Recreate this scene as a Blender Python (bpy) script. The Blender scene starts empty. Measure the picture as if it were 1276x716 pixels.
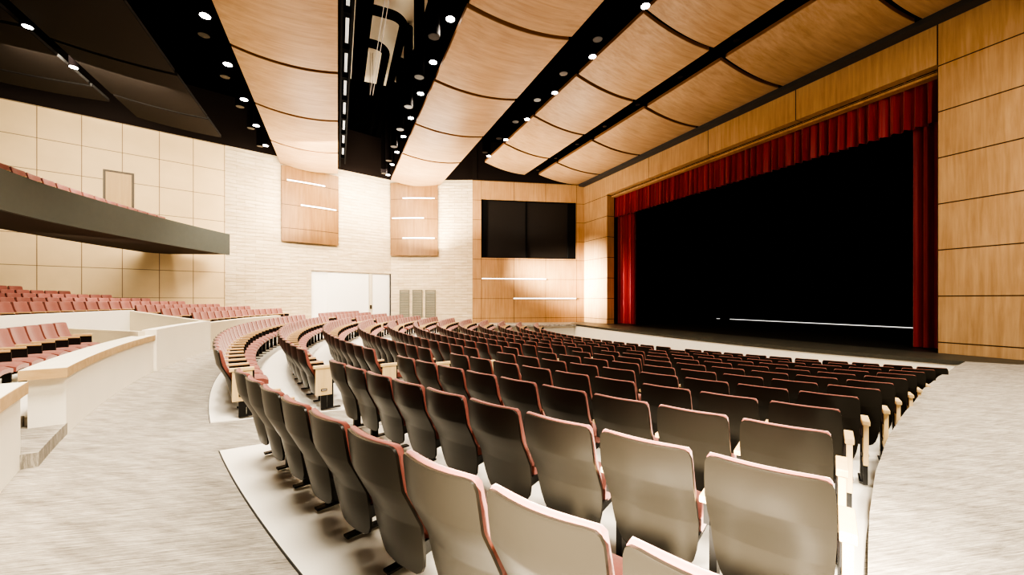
import bpy, bmesh, math, random
from mathutils import Vector
random.seed(7)
PI = math.pi
COL = bpy.context.scene.collection
SC = bpy.context.scene

# ------------------------------------------------------------------ frame
# world X = towards the stage, world Y = across the house (away from camera), Z up
# camera stands on the rear right cross aisle; seating rows are arcs about CEN
U = math.atan(217/500.0)
CX, CY = 23.85, 13.0
R0, DR = 26.2, 0.97           # radius of rear row, row spacing
SLOPE = 0.0701

def pol(R, deg, z=0.0):
    a = math.radians(deg)
    return Vector((CX - R*math.cos(a), CY + R*math.sin(a), z))

def floor_z(R):
    return -SLOPE*max(0.0, min(R0-R, 11.2)) if R < R0 else 0.0

def interp(x, tab):
    if x <= tab[0][0]: return tab[0][1]
    for (a, va), (b, vb) in zip(tab, tab[1:]):
        if x <= b: return va + (vb-va)*(x-a)/(b-a)
    return tab[-1][1]
EDGE_TAB = [(11.5, 43.5), (12.82, 40.87), (13.94, 38.25), (15.75, 35.11), (17.45, 32.95), (19.8, 30.95),
            (21.19, 30.04), (22.5, 29.46), (23.39, 29.2), (24.24, 29.02), (26.3, 28.8)]
def edge_phi(R): return interp(R, EDGE_TAB)

# ------------------------------------------------------------------ mesh helper
class MB:
    def __init__(self):
        self.bm = bmesh.new()
    def verts(self, pts): return [self.bm.verts.new(p) for p in pts]
    def face(self, vs):
        try: return self.bm.faces.new(vs)
        except ValueError: return None
    def box(self, x0, x1, y0, y1, z0, z1, bev=0.0, rot=None, org=None):
        pts = [Vector((x, y, z)) for z in (z0, z1) for (x, y) in ((x0, y0), (x1, y0), (x1, y1), (x0, y1))]
        if rot is not None:
            pts = [rot @ p + (org or Vector((0,0,0))) for p in pts]
        v = self.verts(pts)
        fs = [self.face([v[i] for i in q]) for q in ((3,2,1,0),(4,5,6,7),(0,1,5,4),(1,2,6,5),(2,3,7,6),(3,0,4,7))]
        if bev > 0:
            es = list({e for f in fs for e in f.edges})
            bmesh.ops.bevel(self.bm, geom=es, offset=bev, segments=2, profile=0.6, affect='EDGES')
        return self
    def cyl(self, c, r, z0, z1, n=20, r1=None, cap=True):
        r1 = r if r1 is None else r1
        a = self.verts([(c[0]+r*math.cos(2*PI*i/n), c[1]+r*math.sin(2*PI*i/n), z0) for i in range(n)])
        b = self.verts([(c[0]+r1*math.cos(2*PI*i/n), c[1]+r1*math.sin(2*PI*i/n), z1) for i in range(n)])
        for i in range(n): self.face([a[i], a[(i+1)%n], b[(i+1)%n], b[i]])
        if cap:
            self.face(a[::-1]); self.face(b)
        return self
    def tube(self, path, r, n=12, cap=True):
        path = [Vector(p) for p in path]
        rings = []
        for i, p in enumerate(path):
            t = (path[min(i+1, len(path)-1)] - path[max(i-1, 0)]).normalized()
            up = Vector((0,0,1)) if abs(t.z) < .9 else Vector((1,0,0))
            s = t.cross(up).normalized(); w = s.cross(t)
            rings.append(self.verts([p + r*(math.cos(2*PI*k/n)*s + math.sin(2*PI*k/n)*w) for k in range(n)]))
        for a, b in zip(rings, rings[1:]):
            for k in range(n): self.face([a[k], a[(k+1)%n], b[(k+1)%n], b[k]])
        if cap:
            self.face(rings[0][::-1]); self.face(rings[-1])
        return self
    def grid(self, f, nu, nv, thick=None):
        """f(i,j)->Vector front surface; thick(i,j)->Vector offset gives a closed slab"""
        A = [[self.bm.verts.new(f(i, j)) for j in range(nv+1)] for i in range(nu+1)]
        for i in range(nu):
            for j in range(nv): self.face([A[i][j], A[i+1][j], A[i+1][j+1], A[i][j+1]])
        if thick:
            B = [[self.bm.verts.new(f(i, j)+thick(i, j)) for j in range(nv+1)] for i in range(nu+1)]
            for i in range(nu):
                for j in range(nv): self.face([B[i][j], B[i][j+1], B[i+1][j+1], B[i+1][j]])
            for i in range(nu):
                self.face([A[i+1][0], A[i][0], B[i][0], B[i+1][0]])
                self.face([A[i][nv], A[i+1][nv], B[i+1][nv], B[i][nv]])
            for j in range(nv):
                self.face([A[0][j], A[0][j+1], B[0][j+1], B[0][j]])
                self.face([A[nu][j+1], A[nu][j], B[nu][j], B[nu][j+1]])
        return self
    def arc_prism(self, R1, R2, p0, p1, z0, z1, n=24):
        """ring sector; z0 / z1 constants or functions of (R, phi)"""
        g0 = z0 if callable(z0) else (lambda R, p: z0)
        g1 = z1 if callable(z1) else (lambda R, p: z1)
        cols = []
        for k in range(n+1):
            p = p0 + (p1-p0)*k/n
            cols.append(self.verts([pol(R1, p, g0(R1, p)), pol(R2, p, g0(R2, p)), pol(R2, p, g1(R2, p)), pol(R1, p, g1(R1, p))]))
        for a, b in zip(cols, cols[1:]):
            for k in range(4):
                self.face([a[k], b[k], b[(k+1)%4], a[(k+1)%4]])
        self.face(cols[0]); self.face(cols[-1][::-1])
        return self
    def prism(self, pts, z0, z1):
        a = self.verts([(p[0], p[1], z0) for p in pts]); b = self.verts([(p[0], p[1], z1) for p in pts])
        n = len(pts)
        for i in range(n): self.face([a[i], a[(i+1)%n], b[(i+1)%n], b[i]])
        self.face(a[::-1]); self.face(b)
        return self
    def mesh(self, name, mat, smooth=False, angle=40):
        bmesh.ops.recalc_face_normals(self.bm, faces=self.bm.faces)
        me = bpy.data.meshes.new(name)
        if smooth:
            ca = math.radians(angle)
            for f in self.bm.faces: f.smooth = True
            for e in self.bm.edges:
                if len(e.link_faces) == 2 and e.calc_face_angle(0) > ca: e.smooth = False
        self.bm.to_mesh(me); self.bm.free()
        me.materials.append(mat)
        return me
    def build(self, name, mat, parent=None, smooth=False, loc=None, rotz=0.0, angle=40):
        o = bpy.data.objects.new(name, self.mesh(name, mat, smooth, angle))
        COL.objects.link(o)
        if parent is not None: o.parent = parent
        if loc is not None: o.location = loc
        o.rotation_euler = (0, 0, rotz)
        return o

def tag(o, label=None, cat=None, group=None, kind=None):
    if label: o['label'] = label
    if cat: o['category'] = cat
    if group: o['group'] = group
    if kind: o['kind'] = kind
    return o
def struct(o): o['kind'] = 'structure'; return o
def empty(name, loc=(0,0,0), rotz=0.0):
    o = bpy.data.objects.new(name, None); COL.objects.link(o)
    o.location = loc; o.rotation_euler = (0,0,rotz); o.empty_display_size = .1
    return o
ORD = ['zeroth','first','second','third','fourth','fifth','sixth','seventh','eighth','ninth','tenth','eleventh','twelfth',
       'thirteenth','fourteenth','fifteenth','sixteenth','seventeenth','eighteenth','nineteenth','twentieth','twenty-first',
       'twenty-second','twenty-third','twenty-fourth','twenty-fifth','twenty-sixth','twenty-seventh','twenty-eighth','twenty-ninth','thirtieth',
       'thirty-first','thirty-second','thirty-third','thirty-fourth','thirty-fifth']

# ------------------------------------------------------------------ materials
class NT:
    def __init__(self, name):
        self.m = bpy.data.materials.new(name); self.m.use_nodes = True
        self.t = self.m.node_tree; self.b = self.t.nodes['Principled BSDF']
    def n(self, typ, **kw):
        nd = self.t.nodes.new(typ)
        for k, v in kw.items():
            if k.startswith('i_'):
                key = k[2:]
                nd.inputs[int(key) if key.isdigit() else key.replace('_', ' ')].default_value = v
            else: setattr(nd, k, v)
        return nd
    def l(self, a, b): self.t.links.new(a, b)
    def math(self, op, a, b=None):
        nd = self.t.nodes.new('ShaderNodeMath'); nd.operation = op
        for k, v in enumerate((a, b)):
            if v is None: continue
            if isinstance(v, (int, float)): nd.inputs[k].default_value = v
            else: self.l(v, nd.inputs[k])
        return nd.outputs[0]
    def mix(self, fac, a, b, typ='MIX'):
        nd = self.t.nodes.new('ShaderNodeMix'); nd.data_type = 'RGBA'; nd.blend_type = typ
        for k, v in ((0, fac), (6, a), (7, b)):
            if isinstance(v, (int, float)): nd.inputs[k].default_value = v
            elif isinstance(v, tuple): nd.inputs[k].default_value = (*v[:3], 1)
            else: self.l(v, nd.inputs[k])
        return nd.outputs[2]
def setp(b, **kw):
    for k, v in kw.items():
        k = k.replace('_', ' ')
        b.inputs[k].default_value = (*v, 1) if isinstance(v, tuple) else v

def plain(name, col, rough=.5, metal=0.0, spec=.5, noise=.06, scale=6.0, bump=0.0):
    t = NT(name)
    tc = t.n('ShaderNodeTexCoord'); nz = t.n('ShaderNodeTexNoise', i_Scale=scale, i_Detail=4.0)
    t.l(tc.outputs['Object'], nz.inputs['Vector'])
    f = t.math('MULTIPLY', nz.outputs['Fac'], noise*2)
    f = t.math('ADD', f, 1-noise)
    cm = t.n('ShaderNodeMix', data_type='RGBA', blend_type='MULTIPLY'); cm.inputs[0].default_value = 1.0
    cm.inputs[6].default_value = (*col, 1)
    cb = t.n('ShaderNodeCombineColor'); [t.l(f, cb.inputs[k]) for k in range(3)]
    t.l(cb.outputs[0], cm.inputs[7]); t.l(cm.outputs[2], t.b.inputs['Base Color'])
    setp(t.b, Roughness=rough, Metallic=metal, Specular_IOR_Level=spec)
    if bump:
        bp = t.n('ShaderNodeBump', i_Strength=bump, i_Distance=.01); t.l(nz.outputs['Fac'], bp.inputs['Height']); t.l(bp.outputs[0], t.b.inputs['Normal'])
    return t.m

def emit(name, col, strength):
    t = NT(name)
    setp(t.b, Base_Color=(.8,.8,.8), Emission_Color=col, Emission_Strength=strength, Roughness=.6)
    return t.m

def wood(name, c1, c2, grain='z', seams=None, rough=.45, seamcol=(.035,.018,.008), scale=1.0, seamw=.022):
    """veneer with grain along the local axis named; seams = (x_spacing, x_offset, z_spacing, z_offset) dark joints"""
    t = NT(name)
    tc = t.n('ShaderNodeTexCoord'); mp = t.n('ShaderNodeMapping')
    t.l(tc.outputs['Object'], mp.inputs['Vector'])
    s = {'z': (9*scale, 9*scale, .55*scale), 'x': (.5*scale, 7*scale, 7*scale), 'y': (7*scale, .5*scale, 7*scale)}[grain]
    mp.inputs['Scale'].default_value = s
    n1 = t.n('ShaderNodeTexNoise', i_Scale=1.0, i_Detail=6.0, i_Roughness=.65, i_Distortion=.35)
    t.l(mp.outputs[0], n1.inputs['Vector'])
    n2 = t.n('ShaderNodeTexNoise', i_Scale=.9, i_Detail=2.0); t.l(tc.outputs['Object'], n2.inputs['Vector'])
    f = t.math('ADD', t.math('MULTIPLY', n1.outputs['Fac'], .75), t.math('MULTIPLY', n2.outputs['Fac'], .25))
    cr = t.n('ShaderNodeValToRGB'); t.l(f, cr.inputs[0])
    cr.color_ramp.elements[0].position = .36; cr.color_ramp.elements[0].color = (*c2, 1)
    cr.color_ramp.elements[1].position = .64; cr.color_ramp.elements[1].color = (*c1, 1)
    out = cr.outputs[0]
    if seams:
        out = t.mix(seam_mask(t, tc, seams, seamw), out, seamcol)
    t.l(out, t.b.inputs['Base Color'])
    setp(t.b, Roughness=rough, Specular_IOR_Level=.35)
    return t.m

def seam_mask(t, tc, seams, w):
    sp = t.n('ShaderNodeSeparateXYZ'); t.l(tc.outputs['Object'], sp.inputs[0])
    res = None
    for ax, (s, o) in (('X', seams[0:2]), ('Z', seams[2:4])):
        if not s: continue
        a = t.math('SUBTRACT', sp.outputs[ax], o)
        a = t.math('DIVIDE', a, s)
        r = t.math('ROUND', a)
        dd = t.math('ABSOLUTE', t.math('SUBTRACT', a, r))
        k = t.math('LESS_THAN', t.math('MULTIPLY', dd, s), w/2)
        res = k if res is None else t.math('MAXIMUM', res, k)
    return res

def panelled(name, col, seams, rough=.6, seamcol=(.12,.08,.045), seamw=.03):
    t = NT(name); tc = t.n('ShaderNodeTexCoord')
    nz = t.n('ShaderNodeTexNoise', i_Scale=1.3, i_Detail=5.0); t.l(tc.outputs['Object'], nz.inputs['Vector'])
    base = t.mix(nz.outputs['Fac'], tuple(c*.9 for c in col), tuple(min(1, c*1.08) for c in col))
    t.l(t.mix(seam_mask(t, tc, seams, seamw), base, seamcol), t.b.inputs['Base Color'])
    setp(t.b, Roughness=rough, Specular_IOR_Level=.3)
    return t.m

def stone(name):
    t = NT(name); tc = t.n('ShaderNodeTexCoord')
    sp = t.n('ShaderNodeSeparateXYZ'); t.l(tc.outputs['Object'], sp.inputs[0])
    cb = t.n('ShaderNodeCombineXYZ'); t.l(sp.outputs['X'], cb.inputs[0]); t.l(sp.outputs['Z'], cb.inputs[1])
    nw = t.n('ShaderNodeTexNoise', i_Scale=.8, i_Detail=2.0); t.l(cb.outputs[0], nw.inputs['Vector'])
    br = t.n('ShaderNodeTexBrick', i_Scale=1.0, i_Mortar_Size=.006, i_Mortar_Smooth=.4, i_Bias=0.0, i_Brick_Width=.85, i_Row_Height=.19)
    br.offset = .43; br.inputs['Color1'].default_value = (.78,.64,.45,1); br.inputs['Color2'].default_value = (.56,.42,.25,1); br.inputs['Mortar'].default_value = (.25,.18,.10,1)
    t.l(cb.outputs[0], br.inputs['Vector'])
    mp = t.n('ShaderNodeMapping'); mp.inputs['Scale'].default_value = (1.3, 5.2, 1); t.l(cb.outputs[0], mp.inputs['Vector'])
    n2 = t.n('ShaderNodeTexNoise', i_Scale=1.3, i_Detail=5.0, i_Roughness=.6); t.l(mp.outputs[0], n2.inputs['Vector'])
    col = t.mix(.62, br.outputs['Color'], t.mix(n2.outputs['Fac'], (.38,.27,.15), (.92,.80,.60)))
    t.l(col, t.b.inputs['Base Color'])
    h = t.math('ADD', br.outputs['Fac'], t.math('MULTIPLY', n2.outputs['Fac'], -1.2))
    bp = t.n('ShaderNodeBump', i_Strength=.9, i_Distance=.05); bp.invert = True
    t.l(h, bp.inputs['Height']); t.l(bp.outputs[0], t.b.inputs['Normal'])
    setp(t.b, Roughness=.85, Specular_IOR_Level=.2)
    return t.m

def carpet(name):
    t = NT(name); tc = t.n('ShaderNodeTexCoord')
    mp = t.n('ShaderNodeMapping'); t.l(tc.outputs['Object'], mp.inputs['Vector'])
    # streaks run roughly across the camera's view: rotate world coordinates
    mp.vector_type = 'TEXTURE'; mp.inputs['Rotation'].default_value = (0, 0, math.radians(-13))
    mp.inputs['Scale'].default_value = (1.3, .06, 1.0)
    n1 = t.n('ShaderNodeTexNoise', i_Scale=4.6, i_Detail=12.0, i_Roughness=.82, i_Distortion=.5); t.l(mp.outputs[0], n1.inputs['Vector'])
    mp2 = t.n('ShaderNodeMapping'); mp2.vector_type = 'TEXTURE'; mp2.inputs['Rotation'].default_value = (0,0,math.radians(-40)); mp2.inputs['Scale'].default_value = (1.0,.22,1)
    t.l(tc.outputs['Object'], mp2.inputs['Vector'])
    n2 = t.n('ShaderNodeTexNoise', i_Scale=2.2, i_Detail=6.0, i_Roughness=.6); t.l(mp2.outputs[0], n2.inputs['Vector'])
    f = t.math('ADD', t.math('MULTIPLY', n1.outputs['Fac'], .8), t.math('MULTIPLY', n2.outputs['Fac'], .2))
    cr = t.n('ShaderNodeValToRGB'); t.l(f, cr.inputs[0])
    e = cr.color_ramp.elements
    e[0].position = .37; e[0].color = (.135,.115,.092,1); e[1].position = .63; e[1].color = (.63,.58,.495,1)
    m = e.new(.5); m.color = (.35,.318,.27,1)
    t.l(cr.outputs[0], t.b.inputs['Base Color'])
    setp(t.b, Roughness=.95, Specular_IOR_Level=.1)
    bp = t.n('ShaderNodeBump', i_Strength=.15, i_Distance=.004); t.l(n1.outputs['Fac'], bp.inputs['Height']); t.l(bp.outputs[0], t.b.inputs['Normal'])
    return t.m

WOODL, WOODD = (.52,.335,.175), (.38,.225,.105)
M = {}
M['carpet'] = carpet('woven_carpet')
M['slab'] = plain('cream_sealed_concrete', (.92,.87,.77), .55, noise=.05, scale=2)
M['cream'] = plain('cream_plaster', (.90,.84,.72), .7, noise=.04, scale=1.5)
M['white'] = plain('white_plaster', (.92,.89,.82), .7, noise=.03, scale=1.5)
M['tan'] = plain('beige_plaster', (.70,.62,.47), .7, noise=.05, scale=1.5)
M['black'] = plain('black_paint', (.006,.006,.006), .8, spec=.2)
M['brownblack'] = plain('dark_brown_paint', (.020,.013,.010), .8, spec=.2)
M['void'] = plain('matte_black', (.002,.002,.002), .95, spec=.0)
M['apronfloor'] = plain('lit_apron_boards', (.075,.07,.055), .5, spec=.3, noise=.25, scale=2)  # paler than the stage boards: light on the apron put into the colour
M['stagefloor'] = plain('black_stage_boards', (.028,.025,.021), .45, spec=.4, noise=.25, scale=2)
M['shell'] = plain('charcoal_seat_shell', (.0225,.0190,.0140), .33, metal=.0, spec=.3, noise=.03)
M['fabric'] = plain('red_upholstery', (.25,.08,.062), .8, spec=.3, noise=.10, scale=40, bump=.15)
bb = M['fabric'].node_tree.nodes['Principled BSDF']; bb.inputs['Sheen Weight'].default_value = .5; bb.inputs['Sheen Roughness'].default_value = .5; bb.inputs['Sheen Tint'].default_value = (1,.85,.78,1)
M['pan'] = plain('black_seat_pan', (.012,.011,.010), .5)
M['metal'] = plain('dark_steel', (.03,.028,.026), .4, metal=.5)
M['armwood'] = wood('maple_arm', (.66,.47,.25), (.55,.37,.18), 'x', scale=2)
M['panelwood'] = wood('maple_end_panel', (.74,.56,.31), (.65,.47,.24), 'z', scale=2)
M['capwood'] = wood('oak_cap', (.62,.44,.24), (.50,.33,.16), 'x', scale=1.2)
M['captop'] = plain('pale_cap_top', (.88,.82,.68), .5)
M['plate'] = plain('plate_black', (.03,.02,.015), .4)
M['platetext'] = plain('plate_grey', (.45,.4,.36), .5)
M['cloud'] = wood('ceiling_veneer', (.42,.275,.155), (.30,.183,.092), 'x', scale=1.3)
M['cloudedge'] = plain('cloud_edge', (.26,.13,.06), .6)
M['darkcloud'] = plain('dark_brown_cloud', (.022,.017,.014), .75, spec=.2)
M['greytrim'] = plain('grey_trim', (.045,.043,.04), .6)
M['fascia'] = plain('charcoal_fascia', (.085,.092,.082), .65, spec=.3)
M['soffit'] = plain('soffit_brown', (.050,.032,.024), .8)
M['housing'] = plain('fixture_black', (.007,.005,.005), .9, spec=.05)
M['unlit'] = plain('unlit_lens', (.009,.008,.008), .35)
M['lens'] = emit('lit_lens', (1,.97,.9), 14)
M['strip'] = emit('light_strip', (1,.95,.86), 2.2)
M['dimstrip'] = emit('dim_strip', (1,.97,.92), .75)
M['glass'] = plain('black_glass', (.022,.018,.015), .5, spec=.3)
M['louver'] = plain('louver_grey', (.20,.185,.13), .6)
M['doorwood'] = wood('door_maple', (.50,.33,.14), (.44,.28,.11), 'z')
M['frame'] = plain('bronze_frame', (.07,.05,.03), .5, metal=.3)
M['stone'] = stone('stacked_ledgestone')
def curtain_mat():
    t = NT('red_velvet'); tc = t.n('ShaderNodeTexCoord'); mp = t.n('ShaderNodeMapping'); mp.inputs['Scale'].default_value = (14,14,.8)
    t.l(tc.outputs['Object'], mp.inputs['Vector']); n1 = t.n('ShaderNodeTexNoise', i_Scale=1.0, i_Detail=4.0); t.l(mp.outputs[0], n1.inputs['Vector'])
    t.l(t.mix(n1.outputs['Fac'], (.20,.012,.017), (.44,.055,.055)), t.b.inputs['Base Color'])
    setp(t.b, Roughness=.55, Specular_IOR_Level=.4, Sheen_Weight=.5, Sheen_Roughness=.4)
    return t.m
M['velvet'] = curtain_mat()
M['beigepanel'] = panelled('beige_wall_panels', (.72,.54,.31), (1.26, -.03, 1.31, .31), seamw=.026, seamcol=(.22,.15,.09))

# ------------------------------------------------------------------ camera
cam = bpy.data.cameras.new('camera'); co = bpy.data.objects.new('camera', cam); COL.objects.link(co)
co.location = (0, 0, 1.5); co.rotation_euler = (math.radians(90), 0, -U)
cam.sensor_width = 36; cam.lens = 500/1276*36; cam.shift_y = 16/1276; cam.clip_start = .05; cam.clip_end = 200
SC.camera = co

# ------------------------------------------------------------------ setting: floors
def ring_floor(name, rfun, mat, phis, radii, z):
    mb = MB()
    mb.grid(lambda i, j: pol(radii[j], phis[i], z(radii[j], phis[i])), len(phis)-1, len(radii)-1, lambda i, j: Vector((0,0,-.12)))
    return struct(mb.build(name, mat))
def lin(a, b, n): return [a+(b-a)*k/n for k in range(n+1)]

# cross aisle at the rear (flat carpet)
struct(MB().grid(lambda i, j: pol([26.25, 30.6][j], lin(-58, 46, 60)[i], 0), 60, 1, lambda i, j: Vector((0,0,-.12))).build('floor', M['carpet']))
# raked bowl carpet seen in the aisles
rad = lin(12.0, 26.25, 30)
ts = lin(-1, 1, 60)
struct(MB().grid(lambda i, j: pol(rad[j], ts[i]*(edge_phi(rad[j])+2.0), floor_z(rad[j])), 60, 30, lambda i, j: Vector((0,0,-.1))).build('floor_bowl', M['carpet']))
# flat carpet platforms either side of the bowl, with the drop wall below their edge
for sgn, nm in ((-1, 'right'), (1, 'left')):
    mb = MB()
    def ff(i, j, sgn=sgn):
        R = rad[i]
        p = pol(R, sgn*edge_phi(R), 0)
        if j == 0: return p
        out = -9.0 if sgn < 0 else (23.6 + max(0.0, (15.7-p.x))*.253)
        q = Vector((p.x, out, 0))
        return q if j == 1 else p
    mb.grid(lambda i, j: ff(i, j), 30, 1, lambda i, j: Vector((0,0,-.12)))
    struct(mb.build('floor_'+nm, M['carpet']))
    mb = MB()
    mb.grid(lambda i, j: pol(rad[i], sgn*(edge_phi(rad[i])+min(1.6, max(.25, (22.5-rad[i])*.35))), [-.05, floor_z(rad[i])-.1][j]), 30, 1,
            lambda i, j: Vector((0, .05*sgn, 0)))
    struct(mb.build('wall_platform_'+nm, M['cream']))
# flat carpet rear corner beside camera
struct(MB().prism([(-3.5,-9), (2.0,-9), (2.0,.2), (.8,.5), (-3.5,1.5)], -.14, -.008).build('floor_corner', M['carpet']))
# white slabs under the seating banks
def bank(name, p0, p1):
    mb = MB(); rr = lin(14.6, 26.24, 24); tt = lin(0, 1, 30)
    def P(i, j):
        R = rr[j]; a = p0(R); b = p1(R)
        return pol(R, a+(b-a)*tt[i], floor_z(R)+.012)
    mb.grid(P, 30, 24, lambda i, j: Vector((0,0,-.05)))
    return struct(mb.build(name, M['slab']))
bank('floor_bank_right', lambda R: -edge_phi(R)+.05, lambda R: -18.2+(26.2-R)*.10)
bank('floor_bank_middle', lambda R: -15.55, lambda R: 15.55)
bank('floor_bank_left', lambda R: 18.2-(26.2-R)*.10, lambda R: edge_phi(R)-.05)
# dark border line where the carpet meets each slab
mb = MB()
mb.arc_prism(26.24, 26.247, -28.7, -18.2, -.01, .014, 20)
struct(mb.build('trim_1', M['greytrim']))
mb = MB(); mb.arc_prism(26.24, 26.247, -15.55, 15.55, -.01, .014, 30)
struct(mb.build('trim_2', M['greytrim']))

# ------------------------------------------------------------------ stage
apron = [(15.6,23.4),(14.35,23.0),(13.75,22.24),(13.62,20.3),(13.36,18),(13.22,15.2),(13.12,12.5),(13.14,10.6),(13.28,7.9),(13.72,6.06),(14.02,4.8),(14.6,3.9),(15.6,3.6)]
mb = MB()
mb.prism(apron, -.10, .006)
struct(mb.build('floor_apron', M['apronfloor']))
struct(MB().box(15.58, 30, 4.0, 25.0, -.12, .005).build('floor_stage', M['stagefloor']))
mb = MB()
ap2 = [(x+.03, y) for x, y in apron[1:-1]]
mb.grid(lambda i, j: Vector((ap2[i][0], ap2[i][1], [-.95, -.03][j])), len(ap2)-1, 1, lambda i, j: Vector((.12,0,0)))
struct(mb.build('wall_apron', M['cream']))
# black stage house
mb = MB(); mb.box(29.9, 30.1, 3.5, 25.5, -.2, 13)
struct(mb.build('wall_stage_back', M['void']))
struct(MB().box(15.9, 30, 3.5, 3.7, -.2, 13).build('wall_stage_right', M['void']))
struct(MB().box(15.9, 30, 25.2, 25.4, -.2, 13).build('wall_stage_left', M['void']))
struct(MB().box(15.7, 30.1, 3.5, 25.5, 12.9, 13.05).build('ceiling_stage', M['void']))
tag(MB().box(28.1, 28.2, 11.0, 22.0, .012, .055).build('stage_light_strip', M['dimstrip']), 'long thin white glowing strip along the floor at the back of the dark stage', 'light strip')
tag(MB().box(28.1, 28.2, 22.95, 23.2, .012, .045).build('stage_light_strip', M['dimstrip']), 'tiny white glowing strip left of the long strip on the dark stage floor', 'light strip')
# stage border curtain (black) to close the view upward
tag(MB().grid(lambda i, j: Vector((21+.06*math.sin(i*1.3), lin(4, 25, 120)[i], [6.1, 12.5][j])), 120, 1).build('black_border_curtain', M['void']),
    'black border curtain hanging high across the dark stage', 'curtain')
tag(MB().grid(lambda i, j: Vector((28.6+.08*math.sin(i*1.1), lin(4, 25, 140)[i], [.18, 12.5][j])), 140, 1).build('black_backdrop_curtain', M['void']),
    'black backdrop curtain closing the rear of the stage just above the light strip', 'curtain')

# ------------------------------------------------------------------ walls
def wall(name, p0, p1, z0, z1, mat, thick=.2):
    """wall in local coordinates: local x runs p0->p1, room side is local -y ... thickness goes behind"""
    p0 = Vector(p0); p1 = Vector(p1); L = (p1-p0).length; a = math.atan2(p1.y-p0.y, p1.x-p0.x)
    return struct(MB().box(0, L, 0, thick, z0, z1).build(name, mat, loc=(p0.x, p0.y, 0), rotz=a))
# stage wall: local x along -d (so room side is -y -> -X world)
swm = wood('stage_wall_veneer', WOODL, WOODD, 'z', (3.87, 0.0, 1.31, .31), seamw=.03)
# p0 at d=21 side: going from far to near. local x = 21.0 - d
def stage_wall(name, d0, d1, z0, z1, mat=None, off=0.0, thick=.35):
    # local x = distance from the proscenium's right edge measured towards far side is kept on the 3.87 grid
    o = MB().box(5.67-d1, 5.67-d0, 0, thick, z0, z1).build(name, mat or swm, loc=(15.7+off, 5.67, 0), rotz=-PI/2)
    return struct(o)
stage_wall('wall_right', -9.0, 5.67, -.95, 9.5)
stage_wall('wall_header', 5.67, 21.0, 8.23, 9.5)
swm2 = wood('pier_veneer', WOODL, WOODD, 'z', (0, 0, 1.31, .31), seamw=.03)
stage_wall('wall_pier', 21.0, 23.75, -.95, 9.5, mat=swm2, thick=.55)
# soffit strip behind header
struct(MB().box(16.05, 16.35, 5.67, 21.0, 8.08, 8.2).build('trim_3', swm2))
struct(MB().box(15.28, 15.72, -9, 23.6, 9.36, 9.52).build('trim_4', M['greytrim']))
# wood side wall with control-room window
P590, P728 = Vector((8.2,25.5,0)), Vector((15.75,23.56,0))
sidewood = wood('side_wall_veneer', (.52,.32,.155), (.40,.225,.10), 'z', (2.2, .6, 1.31, .31), seamw=.022)
LW = (P728-P590).length
aw = math.atan2(P728.y-P590.y, P728.x-P590.x)
mb = MB()
wx0, wx1, wz0, wz1 = .60, 7.17, 4.35, 8.25
mb.box(0, LW, 0, .3, -.3, wz0); mb.box(0, LW, 0, .3, wz1, 9.5); mb.box(0, wx0, 0, .3, wz0, wz1); mb.box(wx1, LW, 0, .3, wz0, wz1)
struct(mb.build('wall_far_wood', sidewood, loc=(P590.x, P590.y, 0), rotz=aw))
wnd = empty('window_1', (P590.x, P590.y, 0), aw); struct(wnd)
mb = MB()
fr = .05
mb.box(wx0, wx1, .12, .24, wz0, wz0+fr); mb.box(wx0, wx1, .12, .24, wz1-fr, wz1); mb.box(wx0, wx0+fr, .12, .24, wz0, wz1); mb.box(wx1-fr, wx1, .12, .24, wz0, wz1)
mb.box(3.62, 3.74, .10, .24, wz0, wz1); mb.box(wx0, wx0+.36, .10, .2, wz0, wz1); mb.box(wx1-.55, wx1, .10, .2, wz0, wz1)
mb.build('window_frame', M['black'], wnd)
MB().box(wx0, 3.66, .2, .22, wz0, wz1).build('pane', M['glass'], wnd)
MB().box(3.66, wx1, .2, .22, wz0, wz1).build('pane', M['glass'], wnd)
struct(MB().box(0, LW, .32, .4, 0, 12).build('wall_far_backing', M['void'], loc=(P590.x, P590.y, 0), rotz=aw))
def on_wall(org, ang, lx, ly, lz):
    c, s = math.cos(ang), math.sin(ang)
    return Vector((org.x + lx*c - ly*s, org.y + lx*s + ly*c, lz))
def strip_light(org, ang, x0, x1, z, y, label, parent=None, name='linear_wall_light'):
    if parent is None:
        e = empty(name, on_wall(org, ang, x0, y, z), ang); tag(e, label, 'wall light', 'linear lights in the wood panelling'); 
        MB().box(0, x1-x0, -.035, .0, -.035, .035, .008).build('light_housing', M['housing'], e)
        MB().box(.02, x1-x0-.02, -.05, -.03, -.03, .03, .006).build('light_diffuser', M['strip'], e)
        return e
    return MB().box(x0, x1, y-.04, y, z-.045, z+.045, .008).build('light_strip', M['strip'], parent)
strip_light(P590, aw, .60, 5.05, 2.95, 0, 'upper white linear light below the black windows in the wood wall')
strip_light(P590, aw, 2.74, 7.17, 1.63, 0, 'lower white linear light near the foot of the wood wall')
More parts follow.
